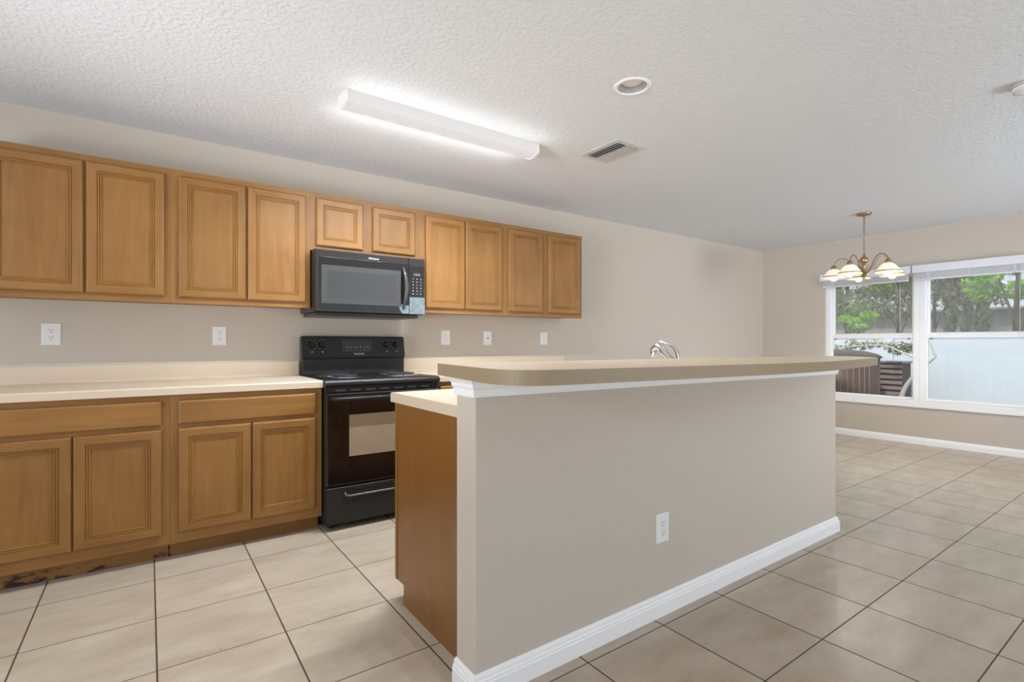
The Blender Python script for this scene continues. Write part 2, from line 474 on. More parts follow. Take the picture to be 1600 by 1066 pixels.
for k in range(N):
    j = (k + 1) % N
    b.bm.faces.new((lo_o[k], lo_i[k], lo_i[j], lo_o[j])); b.bm.faces.new((hi_o[k], hi_o[j], hi_i[j], hi_i[k]))
    b.bm.faces.new((lo_i[k], hi_i[k], hi_i[j], lo_i[j])); b.bm.faces.new((lo_o[k], lo_o[j], hi_o[j], hi_o[k]))
for cx_ in (-1, 1):
    for cy_ in (-1, 1):                         # close the clipped corners of the plate
        P_ = [(CANX + cx_ * h, CANY + cy_ * h), (CANX + cx_ * h, CANY + cy_ * h * math.tan(PI / 4 - PI / N)), (CANX + cx_ * h * math.tan(PI / 4 - PI / N), CANY + cy_ * h)]
        b.face([(x, y, CH) for x, y in P_])
struct('ceiling', b, M_ceil, 'white knockdown textured ceiling', 'ceiling')
struct('wall_kitchen', MB().box(LX, RX + 0.15, KY, KY + 0.15, 0, CH), M_wall, 'long beige wall behind the kitchen cabinets', 'wall')
b = MB()
b.box(RX, RX + 0.15, BY, WY0, 0, CH); b.box(RX, RX + 0.15, WY1, KY, 0, CH)
b.box(RX, RX + 0.15, WY0, WY1, 0, WZ0); b.box(RX, RX + 0.15, WY0, WY1, WZ1, CH)
bmesh.ops.remove_doubles(b.bm, verts=b.bm.verts, dist=1e-5)
struct('wall_window', b, M_wall, 'beige dining wall pierced by the twin window', 'wall')
b = MB()
b.box(LX - 0.15, LX, BY, -1.2, 0, CH); b.box(LX - 0.15, LX, 1.8, KY + 0.15, 0, CH); b.box(LX - 0.15, LX, -1.2, 1.8, 2.2, CH); b.box(LX - 0.15, LX, -1.2, 1.8, 0, 0.2)
struct('wall_left', b, M_wall, 'beige side wall with a wide opening, out of view', 'wall')
b = MB()
b.box(LX, 0.4, BY - 0.15, BY, 0, CH); b.box(6.2, RX + 0.15, BY - 0.15, BY, 0, CH); b.box(0.4, 6.2, BY - 0.15, BY, 2.2, CH)
struct('wall_rear', b, M_wall, 'beige rear wall with wide glazed opening, out of view', 'wall')

def base_profile(t=0.015, h=0.078):
    return [(0, 0), (t, 0), (t, h * 0.62), (t * 0.85, h * 0.66), (t * 0.85, h * 0.74), (t * 0.6, h * 0.80), (t * 0.55, h * 0.9), (t * 0.3, h * 0.96), (0, h)]
b = MB(); b.prism([(RX - q[0], q[1]) for q in base_profile()], 'Y', BY, KY - 0.001)
struct('baseboard_window', b, M_white, 'white baseboard along the window wall', 'baseboard')
b = MB(); b.prism([(KY - q[0], q[1]) for q in base_profile()], 'X', 3.36, RX - 0.016)
struct('baseboard_kitchen', b, M_white, 'white baseboard along the kitchen wall', 'baseboard')

# ------------------------------------------------------------------ half wall of the island
IX0, IX1, IY0, IY1 = 0.842, 3.404, 1.385, 1.505
TILT = 0.0055                                # the bar sags slightly towards its far end
def zt(x): return -TILT * (x - 0.777)
b = MB()
b.box(IX0, IX1, IY0, IY1, 0, 1.0)
for v in b.bm.verts:
    if v.co.z > 0.5: v.co.z = 1.0345 + zt(v.co.x)
es = [e for e in b.bm.edges if abs(e.verts[0].co.z - e.verts[1].co.z) > 0.5]
bmesh.ops.bevel(b.bm, geom=es, offset=0.006, segments=3, affect='EDGES', profile=0.5)
struct('wall_island', b, M_wall, 'beige half wall carrying the raised bar top', 'wall')

def wrap_profile(b, prof, path, zfun=None):
    """sweep (offset, z) profile round an open plan path (x, y, nx, ny) with mitred corners"""
    rings = []
    for (x, y, nx, ny) in path:
        ring = []
        for o, z in prof:
            X, Y = x + nx * o, y + ny * o
            ring.append(b.bm.verts.new((X, Y, z + (zfun(X) if zfun else 0))))
        rings.append(ring)
    n = len(prof)
    for A, B in zip(rings, rings[1:]):
        for k in range(n):
            b.bm.faces.new((A[k], A[(k + 1) % n], B[(k + 1) % n], B[k]))
    b.bm.faces.new(rings[0]); b.bm.faces.new(rings[-1][::-1])
g = 0.0005
path = [(IX0 - g, IY1, -1, 0), (IX0 - g, IY0 - g, -1, -1), (IX1 + g, IY0 - g, 1, -1), (IX1 + g, IY1, 1, 0)]
b = MB(); wrap_profile(b, base_profile(0.016, 0.088), path)
struct('baseboard_island', b, M_white, 'white baseboard round the foot of the half wall', 'baseboard')
crown = [(0, 0.968), (0.008, 0.968), (0.010, 0.978), (0.012, 0.992), (0.018, 1.000), (0.020, 1.010), (0.030, 1.022), (0.034, 1.026), (0.034, 1.0335), (0, 1.0335)]
b = MB(); wrap_profile(b, crown, path, zt)
struct('trim_1', b, M_white, 'white moulding under the bar top', 'trim')

# bar top
def arc(cx, cy, r, a0, a1, n):
    return [(cx + r * math.cos(math.radians(a0 + (a1 - a0) * i / n)), cy + r * math.sin(math.radians(a0 + (a1 - a0) * i / n))) for i in range(n + 1)]
def catmull(P, n=6):
    out = []
    for i in range(len(P) - 1):
        p0, p1, p2, p3 = [Vector(P[max(0, min(len(P) - 1, j))]) for j in (i - 1, i, i + 1, i + 2)]
        for k in range(n):
            t = k / n
            out.append(0.5 * ((2 * p1) + (-p0 + p2) * t + (2 * p0 - 5 * p1 + 4 * p2 - p3) * t * t + (-p0 + 3 * p1 - 3 * p2 + p3) * t ** 3))
    out.append(Vector(P[-1])); return out
front = [(0.777, 1.515), (0.742, 1.30), (0.716, 1.12), (0.722, 1.045), (0.760, 0.992), (0.84, 0.968), (1.12, 0.955), (1.45, 0.940), (1.88, 0.925), (2.30, 0.950), (2.72, 1.012), (3.08, 1.080), (3.30, 1.130), (3.46, 1.22), (3.56, 1.36), (3.58, 1.53)]
outline = [tuple(p) for p in catmull(front, 5)]
b = MB()
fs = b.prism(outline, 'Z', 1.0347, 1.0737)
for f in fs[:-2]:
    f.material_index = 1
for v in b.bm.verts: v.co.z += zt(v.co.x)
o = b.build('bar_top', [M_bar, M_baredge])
tag(o, 'raised beige laminate bar top with bowed front edge on the half wall', 'bar top')

# ------------------------------------------------------------------ cabinets
D_PROF = [(0, 0), (0, 0.011), (0.003, 0.016), (0.009, 0.019), (0.044, 0.019), (0.0462, 0.0142), (0.0495, 0.0168), (0.0540, 0.0168), (0.0562, 0.0122), (0.0595, 0.0145), (0.0640, 0.0145), (0.0665, 0.0085)]
F_PROF = [(0, 0), (0, 0.011), (0.003, 0.016), (0.009, 0.019)]
def ring_panel(b, x0, x1, z0, z1, yb, prof, s=-1, allh=False):
    rings = [[b.bm.verts.new((x, yb + s * d, z)) for x, z in ((x0 + i, z0 + i), (x1 - i, z0 + i), (x1 - i, z1 - i), (x0 + i, z1 - i))] for i, d in prof]
    for A, B in zip(rings, rings[1:]):
        for k in range(4):
            f = b.bm.faces.new((A[k], A[(k + 1) % 4], B[(k + 1) % 4], B[k]))
            f.material_index = 1 if (k % 2 == 0 or allh) else 0
    b.bm.faces.new(rings[0][::-1])
    b.bm.faces.new(rings[-1]).material_index = 1 if allh else 0
def door(par, x0, x1, z0, z1, yb, s=-1):
    b = MB(); ring_panel(b, x0, x1, z0, z1, yb, D_PROF, s); return b.build('door', [M_wv, M_wh], par)
def drawer(par, x0, x1, z0, z1, yb, s=-1):
    b = MB(); ring_panel(b, x0, x1, z0, z1, yb, F_PROF, s, True); return b.build('drawer_front', [M_wv, M_wh], par)
def face_frame(par, x0, x1, z0, z1, yf, stiles, rails, t=0.019):
    """stiles: (x0,x1) of every upright; rails: (z0,z1) of every cross piece"""
    b = MB()
    for a, c in stiles: b.box(a, c, yf, yf + t, z0, z1)
    st = sorted(stiles)
    for (a, c), (d, e) in zip(st, st[1:]):
        for p, q in rails: b.box(c, d, yf + 0.0002, yf + t, p, q, mi=1)
    return b.build('face_frame', [M_wv, M_wh], par)

UF, UZ0, UZ1 = 3.52, 1.372, 2.142
def upper(x0, x1, doors, label, z0=UZ0, dz0=1.407, mid=True):
    t = thing('wall_cabinet', ((x0 + x1) / 2, KY - 0.15, z0), label, 'cabinet', 'wall cabinets over the counter')
    x0 += 0.0004; x1 -= 0.0004
    b = MB(); b.box(x0, x1, UF + 0.0195, KY - 0.001, z0 + 0.012, UZ1)
    b.build('carcass', M_wv, t)
    st = [(x0, max(x0 + 0.04, doors[0][0] + 0.012)), (min(x1 - 0.04, doors[1][1] - 0.012), x1)]
    c = (doors[0][1] + doors[1][0]) / 2
    hw = max(0.02, (doors[1][0] - doors[0][1]) / 2 + 0.012)
    st.append((c - hw, c + hw))
    face_frame(t, x0, x1, z0, UZ1, UF, st, [(z0, z0 + 0.045), (UZ1 - 0.045, UZ1)])
    for a, e in doors: door(t, a, e, dz0, 2.106, UF - 0.0006)
    return t
upper(-0.70, 0.101, [(-0.660, -0.282), (-0.270, 0.073)], 'two-door maple wall cabinet at the left edge, above the wide outlet')
upper(0.101, 0.869, [(0.139, 0.485), (0.498, 0.840)], 'two-door maple wall cabinet directly left of the black microwave')
upper(0.869, 1.689, [(0.905, 1.221), (1.289, 1.614)], 'short maple wall cabinet with two small doors above the microwave', z0=1.759, dz0=1.789)
upper(1.689, 2.450, [(1.700, 2.039), (2.046, 2.398)], 'two-door maple wall cabinet directly right of the black microwave')
upper(2.450, 3.309, [(2.463, 2.831), (2.896, 3.281)], 'two-door maple wall cabinet at the right end of the row')

BF = 3.215
def lower(x0, x1, dr, doors, label, kick=M_wkick, sx0=None):
    t = thing('base_cabinet', (0.0, BF + 0.2, 0), label, 'cabinet', 'base cabinets under the counter')
    x0 += 0.0004; x1 -= 0.0004
    b = MB(); b.box(x0, x1, BF + 0.0195, KY - 0.002, 0.092, 0.8705); b.build('carcass', M_wv, t)
    b = MB(); b.box(x0, x1 - 0.004, BF + 0.072, BF + 0.09, 0.0005, 0.091); b.build('toe_kick', kick, t)
    c = (doors[0][1] + doors[1][0]) / 2
    face_frame(t, x0, x1, 0.086, 0.8705, BF, [(x0, max(x0 + 0.04, doors[0][0] + 0.012)), (min(x1 - 0.04, doors[1][1] - 0.012), x1)], [(0.086, 0.15), (0.68, 0.72), (0.83, 0.8705)])
    b = MB(); b.box(c - 0.02, c + 0.02, BF + 0.0003, BF + 0.019, 0.15, 0.68); b.build('centre_stile', M_wv, t)
    drawer(t, dr[0], dr[1], 0.713, 0.839, BF - 0.0006)
    for a, e in doors: door(t, a, e, 0.142, 0.691, BF - 0.0006)
    return t
lower(-0.684, 0.0905, (-0.644, 0.053), [(-0.644, -0.300), (-0.295, 0.054)], 'maple base cabinet at the left edge with black-stained toe kick')
lower(0.0905, 0.861, (0.126, 0.823), [(0.127, 0.471), (0.478, 0.824)], 'maple base cabinet directly left of the black stove')
lower(1.632, 2.46, (1.665, 2.425), [(1.665, 2.04), (2.05, 2.425)], 'maple base cabinet directly right of the stove, mostly behind the island', kick=M_wh)
lower(2.46, 3.34, (2.495, 3.305), [(2.495, 2.895), (2.905, 3.305)], 'maple base cabinet at the far right end, hidden behind the island', kick=M_wh)

def counter(x0, x1, label):
    ct = [(KY - 0.0215, 0.913), (3.200, 0.913), (3.194, 0.911), (3.190, 0.905), (3.190, 0.8712), (KY - 0.0215, 0.8712)]
    b = MB(); b.prism(ct, 'X', x0, x1)
    o = b.build('countertop', M_lam); tag(o, label, 'countertop', 'laminate countertops along the kitchen wall')
    b = MB(); b.prism([(KY - 0.001, 0.8712), (KY - 0.001, 1.013), (KY - 0.021, 1.013), (KY - 0.021, 0.928), (KY - 0.024, 0.919), (KY - 0.031, 0.9135), (KY - 0.0210, 0.9135), (KY - 0.021, 0.8712)], 'X', x0, x1)
    b.build('backsplash', M_lam, o)
    return o
counter(-0.70, 0.8625, 'beige laminate countertop with backsplash left of the stove')
counter(1.630, 3.347, 'beige laminate countertop with backsplash right of the stove')

# island cabinet and its counter
t = thing('island_cabinet', (0.9, 1.85, 0), 'maple island cabinet with plain end panel behind the half wall', 'cabinet')
P = [(1.507, 0.0005), (2.08, 0.0005), (2.08, 0.088), (2.148, 0.088), (2.148, 0.8745), (1.507, 0.8745)]
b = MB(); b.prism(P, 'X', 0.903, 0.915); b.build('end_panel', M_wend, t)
b = MB(); b.prism([(1.507, 0.09), (2.148, 0.09), (2.148, 0.8745), (1.507, 0.8745)], 'X', 0.9155, 3.38); b.build('carcass', M_wv, t)
b = MB(); b.box(0.9155, 3.38, 2.06, 2.078, 0.0005, 0.0895); b.build('toe_kick', M_wh, t)
face_frame(t, 0.9, 3.38, 0.088, 0.8745, 2.1485, [(0.9, 0.94), (1.72, 1.76), (2.54, 2.58), (3.34, 3.38)], [(0.088, 0.15), (0.68, 0.72), (0.83, 0.8745)])
for a in (0.925, 1.745, 2.565):
    drawer(t, a, a + 0.79, 0.713, 0.839, 2.1682, 1)
    door(t, a, a + 0.39, 0.142, 0.691, 2.1682, 1); door(t, a + 0.40, a + 0.79, 0.142, 0.691, 2.1682, 1)
b = MB(); b.prism([(1.5065, 0.8755), (2.204, 0.8755), (2.204, 0.908), (2.2, 0.915), (2.193, 0.918), (1.5065, 0.918)], 'X', 0.893, 3.40)
o = b.build('island_countertop', M_lam); tag(o, 'beige laminate counter on the island cabinet, below the raised bar', 'countertop')

# ------------------------------------------------------------------ microwave over the range
MX0, MX1, MZ0, MZ1, MF = 0.876, 1.648, 1.335, 1.757, 3.42
t = thing('microwave', (1.26, 3.6, MZ0), 'black over-the-range microwave hanging under the short cabinet', 'microwave')
b = MB(); b.box(MX0, MX1, MF + 0.028, KY - 0.002, MZ0 + 0.012, MZ1, 0.003); b.build('body', M_mw, t)
b = MB(); b.box(MX0 + 0.02, MX1 - 0.03, MF + 0.05, KY - 0.002, MZ0 - 0.012, MZ0 + 0.0118, 0.004); b.build('base_plate', M_mw, t)
xs = at_y(639, 450, MF).x                                   # split between door and controls
zs = at_y(498, 405, MF).z                                   # lower edge of the top strip
b = MB(); b.box(MX0, xs - 0.001, MF, MF + 0.027, MZ0 + 0.013, MZ1 - 0.001, 0.006, seg=3)
dr = b.build('door', M_mw, t)
wx0, wx1, wz0, wz1 = MX0 + 0.035, xs - 0.012, MZ0 + 0.052, MZ1 - 0.055
b = MB(); b.box(wx0 - 0.012, wx1 + 0.004, MF - 0.0025, MF - 0.0002, wz0 - 0.022, wz1 + 0.004, 0.001); b.build('door_glass', M_black, dr)
b = MB()
bx0, bx1, bz0, bz1 = wx0 + 0.002, wx1 - 0.05, wz0 + 0.012, wz1 - 0.048
rings = [[b.bm.verts.new((x, y, z)) for x, z in ((bx0 + i, bz0 + i), (bx1 - i, bz0 + i), (bx1 - i, bz1 - i), (bx0 + i, bz1 - i))] for i, y in ((0, MF - 0.0028), (0.0, MF - 0.0040), (0.003, MF - 0.0062), (0.036, MF - 0.0036), (0.038, MF - 0.0031))]
for A, B in zip(rings, rings[1:]):
    for k in range(4): b.bm.faces.new((A[k], A[(k + 1) % 4], B[(k + 1) % 4], B[k])).material_index = 1
b.bm.faces.new(rings[-1]); b.bm.faces.new(rings[0][::-1])
b.build('window', [M_mwwin, M_mwbev], dr)
# bowed vertical handle
hx = at_y(632, 450, MF - 0.03).x
hz0, hz1 = MZ0 + 0.05, MZ1 - 0.075
b = MB()
pth = [(hx + 0.012 * math.sin(PI * i / 16), MF - 0.006 - 0.036 * math.sin(PI * i / 16), hz0 + (hz1 - hz0) * i / 16) for i in range(17)]
b.tube(pth, [0.008 + 0.007 * math.sin(PI * i / 16) for i in range(17)], 12)
b.build('handle', M_mwbev, dr)
text('logo', 'Whirlpool', ((at_y(584, 404, MF).x), MF - 0.0005, at_y(584, 404.5, MF).z), 0.0175, M_mark, dr)
b = MB(); b.box(xs + 0.001, MX1, MF, MF + 0.027, MZ0 + 0.013, MZ1 - 0.001, 0.005, seg=3)
cp = b.build('control_panel', M_mw, t)
b = MB(); b.box(xs + 0.006, MX1 - 0.006, MF - 0.0022, MF - 0.0002, MZ0 + 0.14, MZ1 - 0.06, 0.0008); b.build('control_glass', M_black, cp)
cx = (xs + MX1) / 2
b = MB(); b.box(cx - 0.03, cx + 0.028, MF - 0.0032, MF - 0.0023, MZ0 + 0.292, MZ0 + 0.312)
dsp = b.build('display', M_mwbev, cp)
text('digits', '12:00', (cx, MF - 0.0034, MZ0 + 0.302), 0.02, M_markd, dsp)
for r in range(6):
    for c in range(3):
        b = MB(); zc = MZ0 + 0.270 - r * 0.0215; xc = cx - 0.03 + c * 0.03
        b.box(xc - 0.0042, xc + 0.0042, MF - 0.0030, MF - 0.0023, zc - 0.0028, zc + 0.0028)
        b.build('button', M_markb if (r + c) % 3 else M_markd, cp)
# protective film still stuck on the lower right corner
b = MB()
nx, nz = 10, 8; random.seed(4)
def filmgrid(x0, x1, z0, z1):
    V = [[b.bm.verts.new((x0 + (x1 - x0) * i / nx, MF - 0.0030 - random.random() * 0.0035, z0 + (z1 - z0) * j / nz)) for i in range(nx + 1)] for j in range(nz + 1)]
    for j in range(nz):
        for i in range(nx): b.bm.faces.new((V[j][i], V[j][i + 1], V[j + 1][i + 1], V[j + 1][i]))
filmgrid(xs + 0.002, MX1 - 0.001, MZ0 + 0.016, MZ0 + 0.138)
V = [b.bm.verts.new(p) for p in ((xs - 0.09, MF - 0.0042, MZ0 + 0.085), (xs - 0.002, MF - 0.0042, MZ0 + 0.075), (xs - 0.002, MF - 0.0042, MZ0 + 0.018), (xs - 0.055, MF - 0.0042, MZ0 + 0.018))]
b.bm.faces.new(V[::-1])
fo = b.build('protective_film', M_film, t); fo['label'] = 'crinkled bluish protective film on the lower right corner'

# ------------------------------------------------------------------ electric stove
SX0, SX1, SF = 0.868, 1.625, 3.165
t = thing('stove', ((SX0 + SX1) / 2, 3.45, 0), 'black freestanding electric coil stove between the counters', 'stove')
b = MB(); b.box(SX0 + 0.002, SX1 - 0.002, SF + 0.005, KY - 0.04, 0.035, 0.874, 0.003); body = b.build('body', M_blackm, t)
for fx in (SX0 + 0.05, SX1 - 0.05):
    for fy in (SF + 0.06, KY - 0.1):
        b = MB(); b.lathe([(0.018, 0.0005), (0.018, 0.012), (0.010, 0.016), (0.010, 0.0345)], (fx, fy, 0), 14); b.build('foot', M_blackm, t)
# cooktop with rolled front lip
b = MB()
b.prism([(KY - 0.10, 0.875), (KY - 0.10, 0.914), (SF + 0.06, 0.916), (SF + 0.0, 0.916), (SF - 0.018, 0.912), (SF - 0.026, 0.902), (SF - 0.028, 0.888), (SF - 0.024, 0.878), (SF - 0.012, 0.875)], 'X', SX0 - 0.004, SX1 + 0.003)
ck = b.build('cooktop', M_cook, t)
def burner(cx, cy, r):
    z = 0.9165
    b = MB(); b.lathe([(r * 0.25, z + 0.0005), (r * 0.95, z + 0.001), (r * 1.12, z + 0.0045), (r * 1.24, z + 0.006), (r * 1.26, z + 0.003), (r * 1.26, z)], (cx, cy, 0), 36)
    p = b.build('drip_pan', M_chrome, ck)
    b = MB()
    n = 110; turns = 4.2
    path = [(cx + (0.016 + (r - 0.016) * i / n) * math.cos(2 * PI * turns * i / n), cy + (0.016 + (r - 0.016) * i / n) * math.sin(2 * PI * turns * i / n), z + 0.0135) for i in range(n + 1)]
    path += [(path[-1][0] + 0.01, path[-1][1] + 0.02, z + 0.011)]
    b.tube(path, 0.0045, 8)
    for k in range(3):
        a = 2 * PI * k / 3 + 0.4
        b.tube([(cx, cy, z + 0.0075), (cx + r * 1.02 * math.cos(a), cy + r * 1.02 * math.sin(a), z + 0.0075)], 0.0022, 6)
    b.build('burner_coil', M_coil, ck)
for cx, cy, r in ((SX0 + 0.19, 3.37, 0.075), (SX0 + 0.18, 3.58, 0.095), (SX1 - 0.19, 3.58, 0.075), (SX1 - 0.19, 3.36, 0.095)):
    burner(cx, cy, r)
# backguard
b = MB(); b.box(SX0 + 0.004, SX1 - 0.004, KY - 0.098, KY - 0.02, 0.9145, 1.03, 0.004); b.build('backguard_riser', M_blackm, t)
b = MB()
b.prism([(KY - 0.02, 1.0305), (KY - 0.02, 1.19), (KY - 0.075, 1.19), (KY - 0.082, 1.184), (KY - 0.108, 1.04), (KY - 0.104, 1.0305)], 'X', SX0 - 0.001, SX1 + 0.001)
es = [e for e in b.bm.edges if len({round(v.co.x, 4) for v in e.verts}) == 1]
bmesh.ops.bevel(b.bm, geom=[e for e in b.bm.edges if abs(e.verts[0].co.x - e.verts[1].co.x) < 1e-5], offset=0.005, segments=2, affect='EDGES')
bg = b.build('backguard', M_black, t)
SL = math.atan2(0.026, 0.144)
def bgp(u, h, out=0.0):
    """point on the sloping backguard face: u along X, h up the slope"""
    return Vector((u, KY - 0.108 + h * math.sin(SL) - out * math.cos(SL), 1.04 + h * math.cos(SL) + out * math.sin(SL) * 1.0))
def bgquad(b, x0, x1, h0, h1, o0, o1):
    pts = [bgp(x0, h0, o0), bgp(x1, h0, o0), bgp(x1, h1, o0), bgp(x0, h1, o0)]
    qts = [bgp(x0, h0, o1), bgp(x1, h0, o1), bgp(x1, h1, o1), bgp(x0, h1, o1)]
    V = [b.bm.verts.new(p) for p in pts + qts]
    for q in ((0, 3, 2, 1), (4, 5, 6, 7), (0, 1, 5, 4), (1, 2, 6, 5), (2, 3, 7, 6), (3, 0, 4, 7)): b.bm.faces.new([V[i] for i in q])
MID = (SX0 + SX1) / 2
b = MB(); bgquad(b, MID - 0.105, MID + 0.120, 0.040, 0.128, 0.0004, 0.0035); dp = b.build('clock_panel', M_blackg, bg)
for i, u in enumerate((-0.075, -0.05, -0.02, 0.0, 0.025, 0.055, 0.08)):
    b = MB(); bgquad(b, MID + u, MID + u + 0.012, 0.072 - 0.006 * (i % 2), 0.079 - 0.006 * (i % 2), 0.0036, 0.0040); b.build('button_mark', M_markd, dp)
text('logo', 'FRIGIDAIRE', bgp(MID + 0.02, 0.022, 0.0008), 0.015, M_mark, bg, (PI / 2 - SL, 0, 0), 0.0002)
for px in (487, 503.5, 604, 619):
    u = at_y(px, 541, KY - 0.1).x; h = 0.092
    c = bgp(u, h, 0.001)
    b = MB()
    R = Matrix.Rotation(-SL, 4, 'X')
    b.lathe([(0.024, 0), (0.024, -0.006), (0.0205, -0.009), (0.019, -0.022), (0.016, -0.024), (0.0, -0.024)], (0, 0, 0), 24, 'Y')
    b.box(-0.005, 0.005, -0.031, -0.0235, -0.019, 0.019, 0.002)
    bmesh.ops.transform(b.bm, matrix=Matrix.Translation(c) @ R, verts=b.bm.verts)
    kn = b.build('knob', M_black, bg)
    b = MB()
    for k in range(9):
        a = math.radians(-150 + 300 * k / 8 + 90)
        uu, hh = u + 0.033 * math.cos(a), h + 0.033 * math.sin(a)
        bgquad(b, uu - 0.002, uu + 0.002, hh - 0.002, hh + 0.002, 0.0003, 0.0007)
    bgquad(b, u - 0.004, u + 0.010, h - 0.057, h - 0.049, 0.0003, 0.0007)
    b.build('dial_marks', M_markd, bg)
# vent strip, oven door, handle, drawer
b = MB(); b.box(SX0 + 0.004, SX1 - 0.004, SF - 0.008, SF + 0.0045, 0.838, 0.8745, 0.002); vs = b.build('vent_strip', M_blackm, t)
for k in range(7):
    x = SX0 + 0.06 + k * 0.094
    b = MB(); b.box(x, x + 0.062, SF - 0.0100, SF - 0.0082, 0.846, 0.856); b.build('vent_slot', M_slotg, vs)
b = MB(); b.box(SX0 + 0.002, SX1 - 0.002, SF - 0.032, SF + 0.0045, 0.275, 0.834, 0.006, seg=3); od = b.build('oven_door', M_blackg, t)
b = MB(); b.box(SX0 + 0.135, SX1 - 0.135, SF - 0.0345, SF - 0.0322, 0.445, 0.700, 0.001); b.build('oven_window', M_owin, od)
b = MB()
n = 18; pth = []
for i in range(n + 1):
    u = i / n; x = SX0 + 0.02 + (SX1 - SX0 - 0.04) * u
    e = min(1, min(u, 1 - u) / 0.06)
    pth.append((x, SF - 0.034 - 0.034 * math.sin(e * PI / 2), 0.802))
b.tube(pth, 0.0155, 12, flat=0.8); b.build('oven_handle', M_black, od)
b = MB(); b.box(SX0 + 0.002, SX1 - 0.002, SF - 0.030, SF + 0.0045, 0.040, 0.262, 0.006, seg=3); dw = b.build('storage_drawer', M_blackm, t)
b = MB()
x0, x1, zc = SX0 + 0.12, SX1 - 0.12, 0.222
b.prism([(x, z) for x, z in arc(x0, zc, 0.020, 90, 270, 8) + arc(x1, zc, 0.020, -90, 90, 8)], 'Y', SF - 0.033, SF - 0.0302)
b.build('handle_recess', M_black, dw)
b = MB()
b.tube([(x0 - 0.012, SF - 0.035, zc + 0.006), (x0 - 0.006, SF - 0.037, zc - 0.012), (x0 + 0.02, SF - 0.038, zc - 0.018)] + [(x0 + 0.02 + (x1 - x0 - 0.04) * i / 8, SF - 0.038, zc - 0.018) for i in range(1, 9)], 0.006, 8)
b.build('drawer_pull', plain('satin_grey_metal', (0.16, 0.16, 0.16, 1), 0.3, metal=0.5), dw)

# ------------------------------------------------------------------ faucet
FX = 2.155
t = thing('faucet', (FX, 1.60, 0.918), 'chrome single-lever faucet peeking over the bar top', 'faucet')
b = MB(); b.lathe([(0.032, 0.9185), (0.032, 0.926), (0.026, 0.934), (0.023, 0.96), (0.023, 1.035), (0.020, 1.045), (0, 1.047)], (FX, 1.595, 0), 24); b.build('base', M_chrome, t)
def zpt(px, py):
    d = ray(px, py); k = FX / d.x
    return (FX, d.y * k, CAM_H + d.z * k)
sp = catmull([Vector((FX, 1.60, 1.00)), Vector((FX, 1.625, 1.045)), Vector(zpt(1040, 553)), Vector(zpt(1033, 544)), Vector(zpt(1027, 542)), Vector(zpt(1022, 546)), Vector(zpt(1020, 549))], 5)
b = MB(); b.tube(sp, [0.015 + 0.003 * math.sin(PI * i / (len(sp) - 1)) for i in range(len(sp))], 14); b.build('spout', M_chrome, t)
h = Vector(zpt(1021, 549.5)); h2 = Vector(zpt(1024, 556))
b = MB(); b.tube([h + (h - h2) * 0.2, h, h2, h2 + (h2 - h) * 0.1], [0.016, 0.019, 0.019, 0.015], 16); b.build('spray_head', M_chrome, t)
lv = catmull([Vector((FX, 1.585, 1.04)), Vector(zpt(1060, 556)), Vector(zpt(1057, 548)), Vector(zpt(1050, 540.5)), Vector(zpt(1041, 536.8)), Vector(zpt(1031, 534.5))], 5)
b = MB(); b.tube(lv, [0.016 - 0.009 * min(1, 1.5 * i / (len(lv) - 1)) for i in range(len(lv))], 12); b.build('lever', M_chrome, t)

# ------------------------------------------------------------------ electrical outlets
def outlet(px, y, wid, hgt, label, zc, x=None, jack=False, pitch=0.039):
    if x is None: x = at_y(px, 500, y).x
    t = thing('wall_outlet', (x, y, zc), label, 'outlet', 'white wall plates')
    b = MB()
    ring_panel(b, x - wid / 2, x + wid / 2, zc - hgt / 2, zc + hgt / 2, y - 0.0005, [(0, 0), (0, 0.003), (0.003, 0.0062), (0.005, 0.0066)])
    b.build('cover_plate', [M_plate, M_plate], t)
    if jack:
        b = MB(); b.lathe([(0.007, 0), (0.007, -0.003), (0.003, -0.004), (0, -0.004)], (x, y - 0.0072, zc), 16, 'Y'); b.build('jack', M_slot, t)
        for s in (-1, 1):
            b = MB(); b.lathe([(0.0035, 0), (0.003, -0.0012), (0, -0.0014)], (x, y - 0.0072, zc + s * 0.042), 12, 'Y'); b.build('screw', M_plate, t)
        return t
    for s in (-1, 1):
        zz = zc + s * pitch / 2
        b = MB()
        pl = [(x + q[0], zz + q[1]) for q in arc(0, 0, 0.0172, 35, 145, 8) + arc(0, 0, 0.0172, 215, 325, 8)]
        b.prism(pl, 'Y', y - 0.0072, y - 0.0090); rc = b.build('receptacle', M_plate, t)
        b = MB()
        for sx, hh in ((-0.0065, 0.0045), (0.0065, 0.0038)):
            b.box(x + sx - 0.0012, x + sx + 0.0012, y - 0.0096, y - 0.0091, zz + 0.004 - hh, zz + 0.004 + hh)
        b.prism([(x + q[0], zz - 0.0085 + q[1]) for q in arc(0, 0, 0.0028, 0, 330, 10)], 'Y', y - 0.0096, y - 0.0091)
        b.build('slots', M_slot, rc)
    b = MB(); b.lathe([(0.003, 0), (0.0025, -0.0012), (0, -0.0014)], (x, y - 0.0072, zc), 12, 'Y'); b.build('screw', M_plate, t)
    return t
outlet(80.2, KY, 0.084, 0.123, 'white outlet on the wall under the leftmost wall cabinet', 1.191)
outlet(343, KY, 0.079, 0.122, 'white outlet on the wall just left of the stove', 1.189)
outlet(696.3, KY, 0.081, 0.122, 'white outlet on the wall just right of the stove', 1.189)
outlet(761.5, KY, 0.082, 0.122, 'white plate with a single round jack, between two outlets', 1.187, jack=True)
outlet(849.5, KY, 0.084, 0.122, 'white outlet under the rightmost wall cabinet', 1.185)
outlet(1034, IY0, 0.083, 0.123, 'white outlet low on the front of the half wall', 0.363)

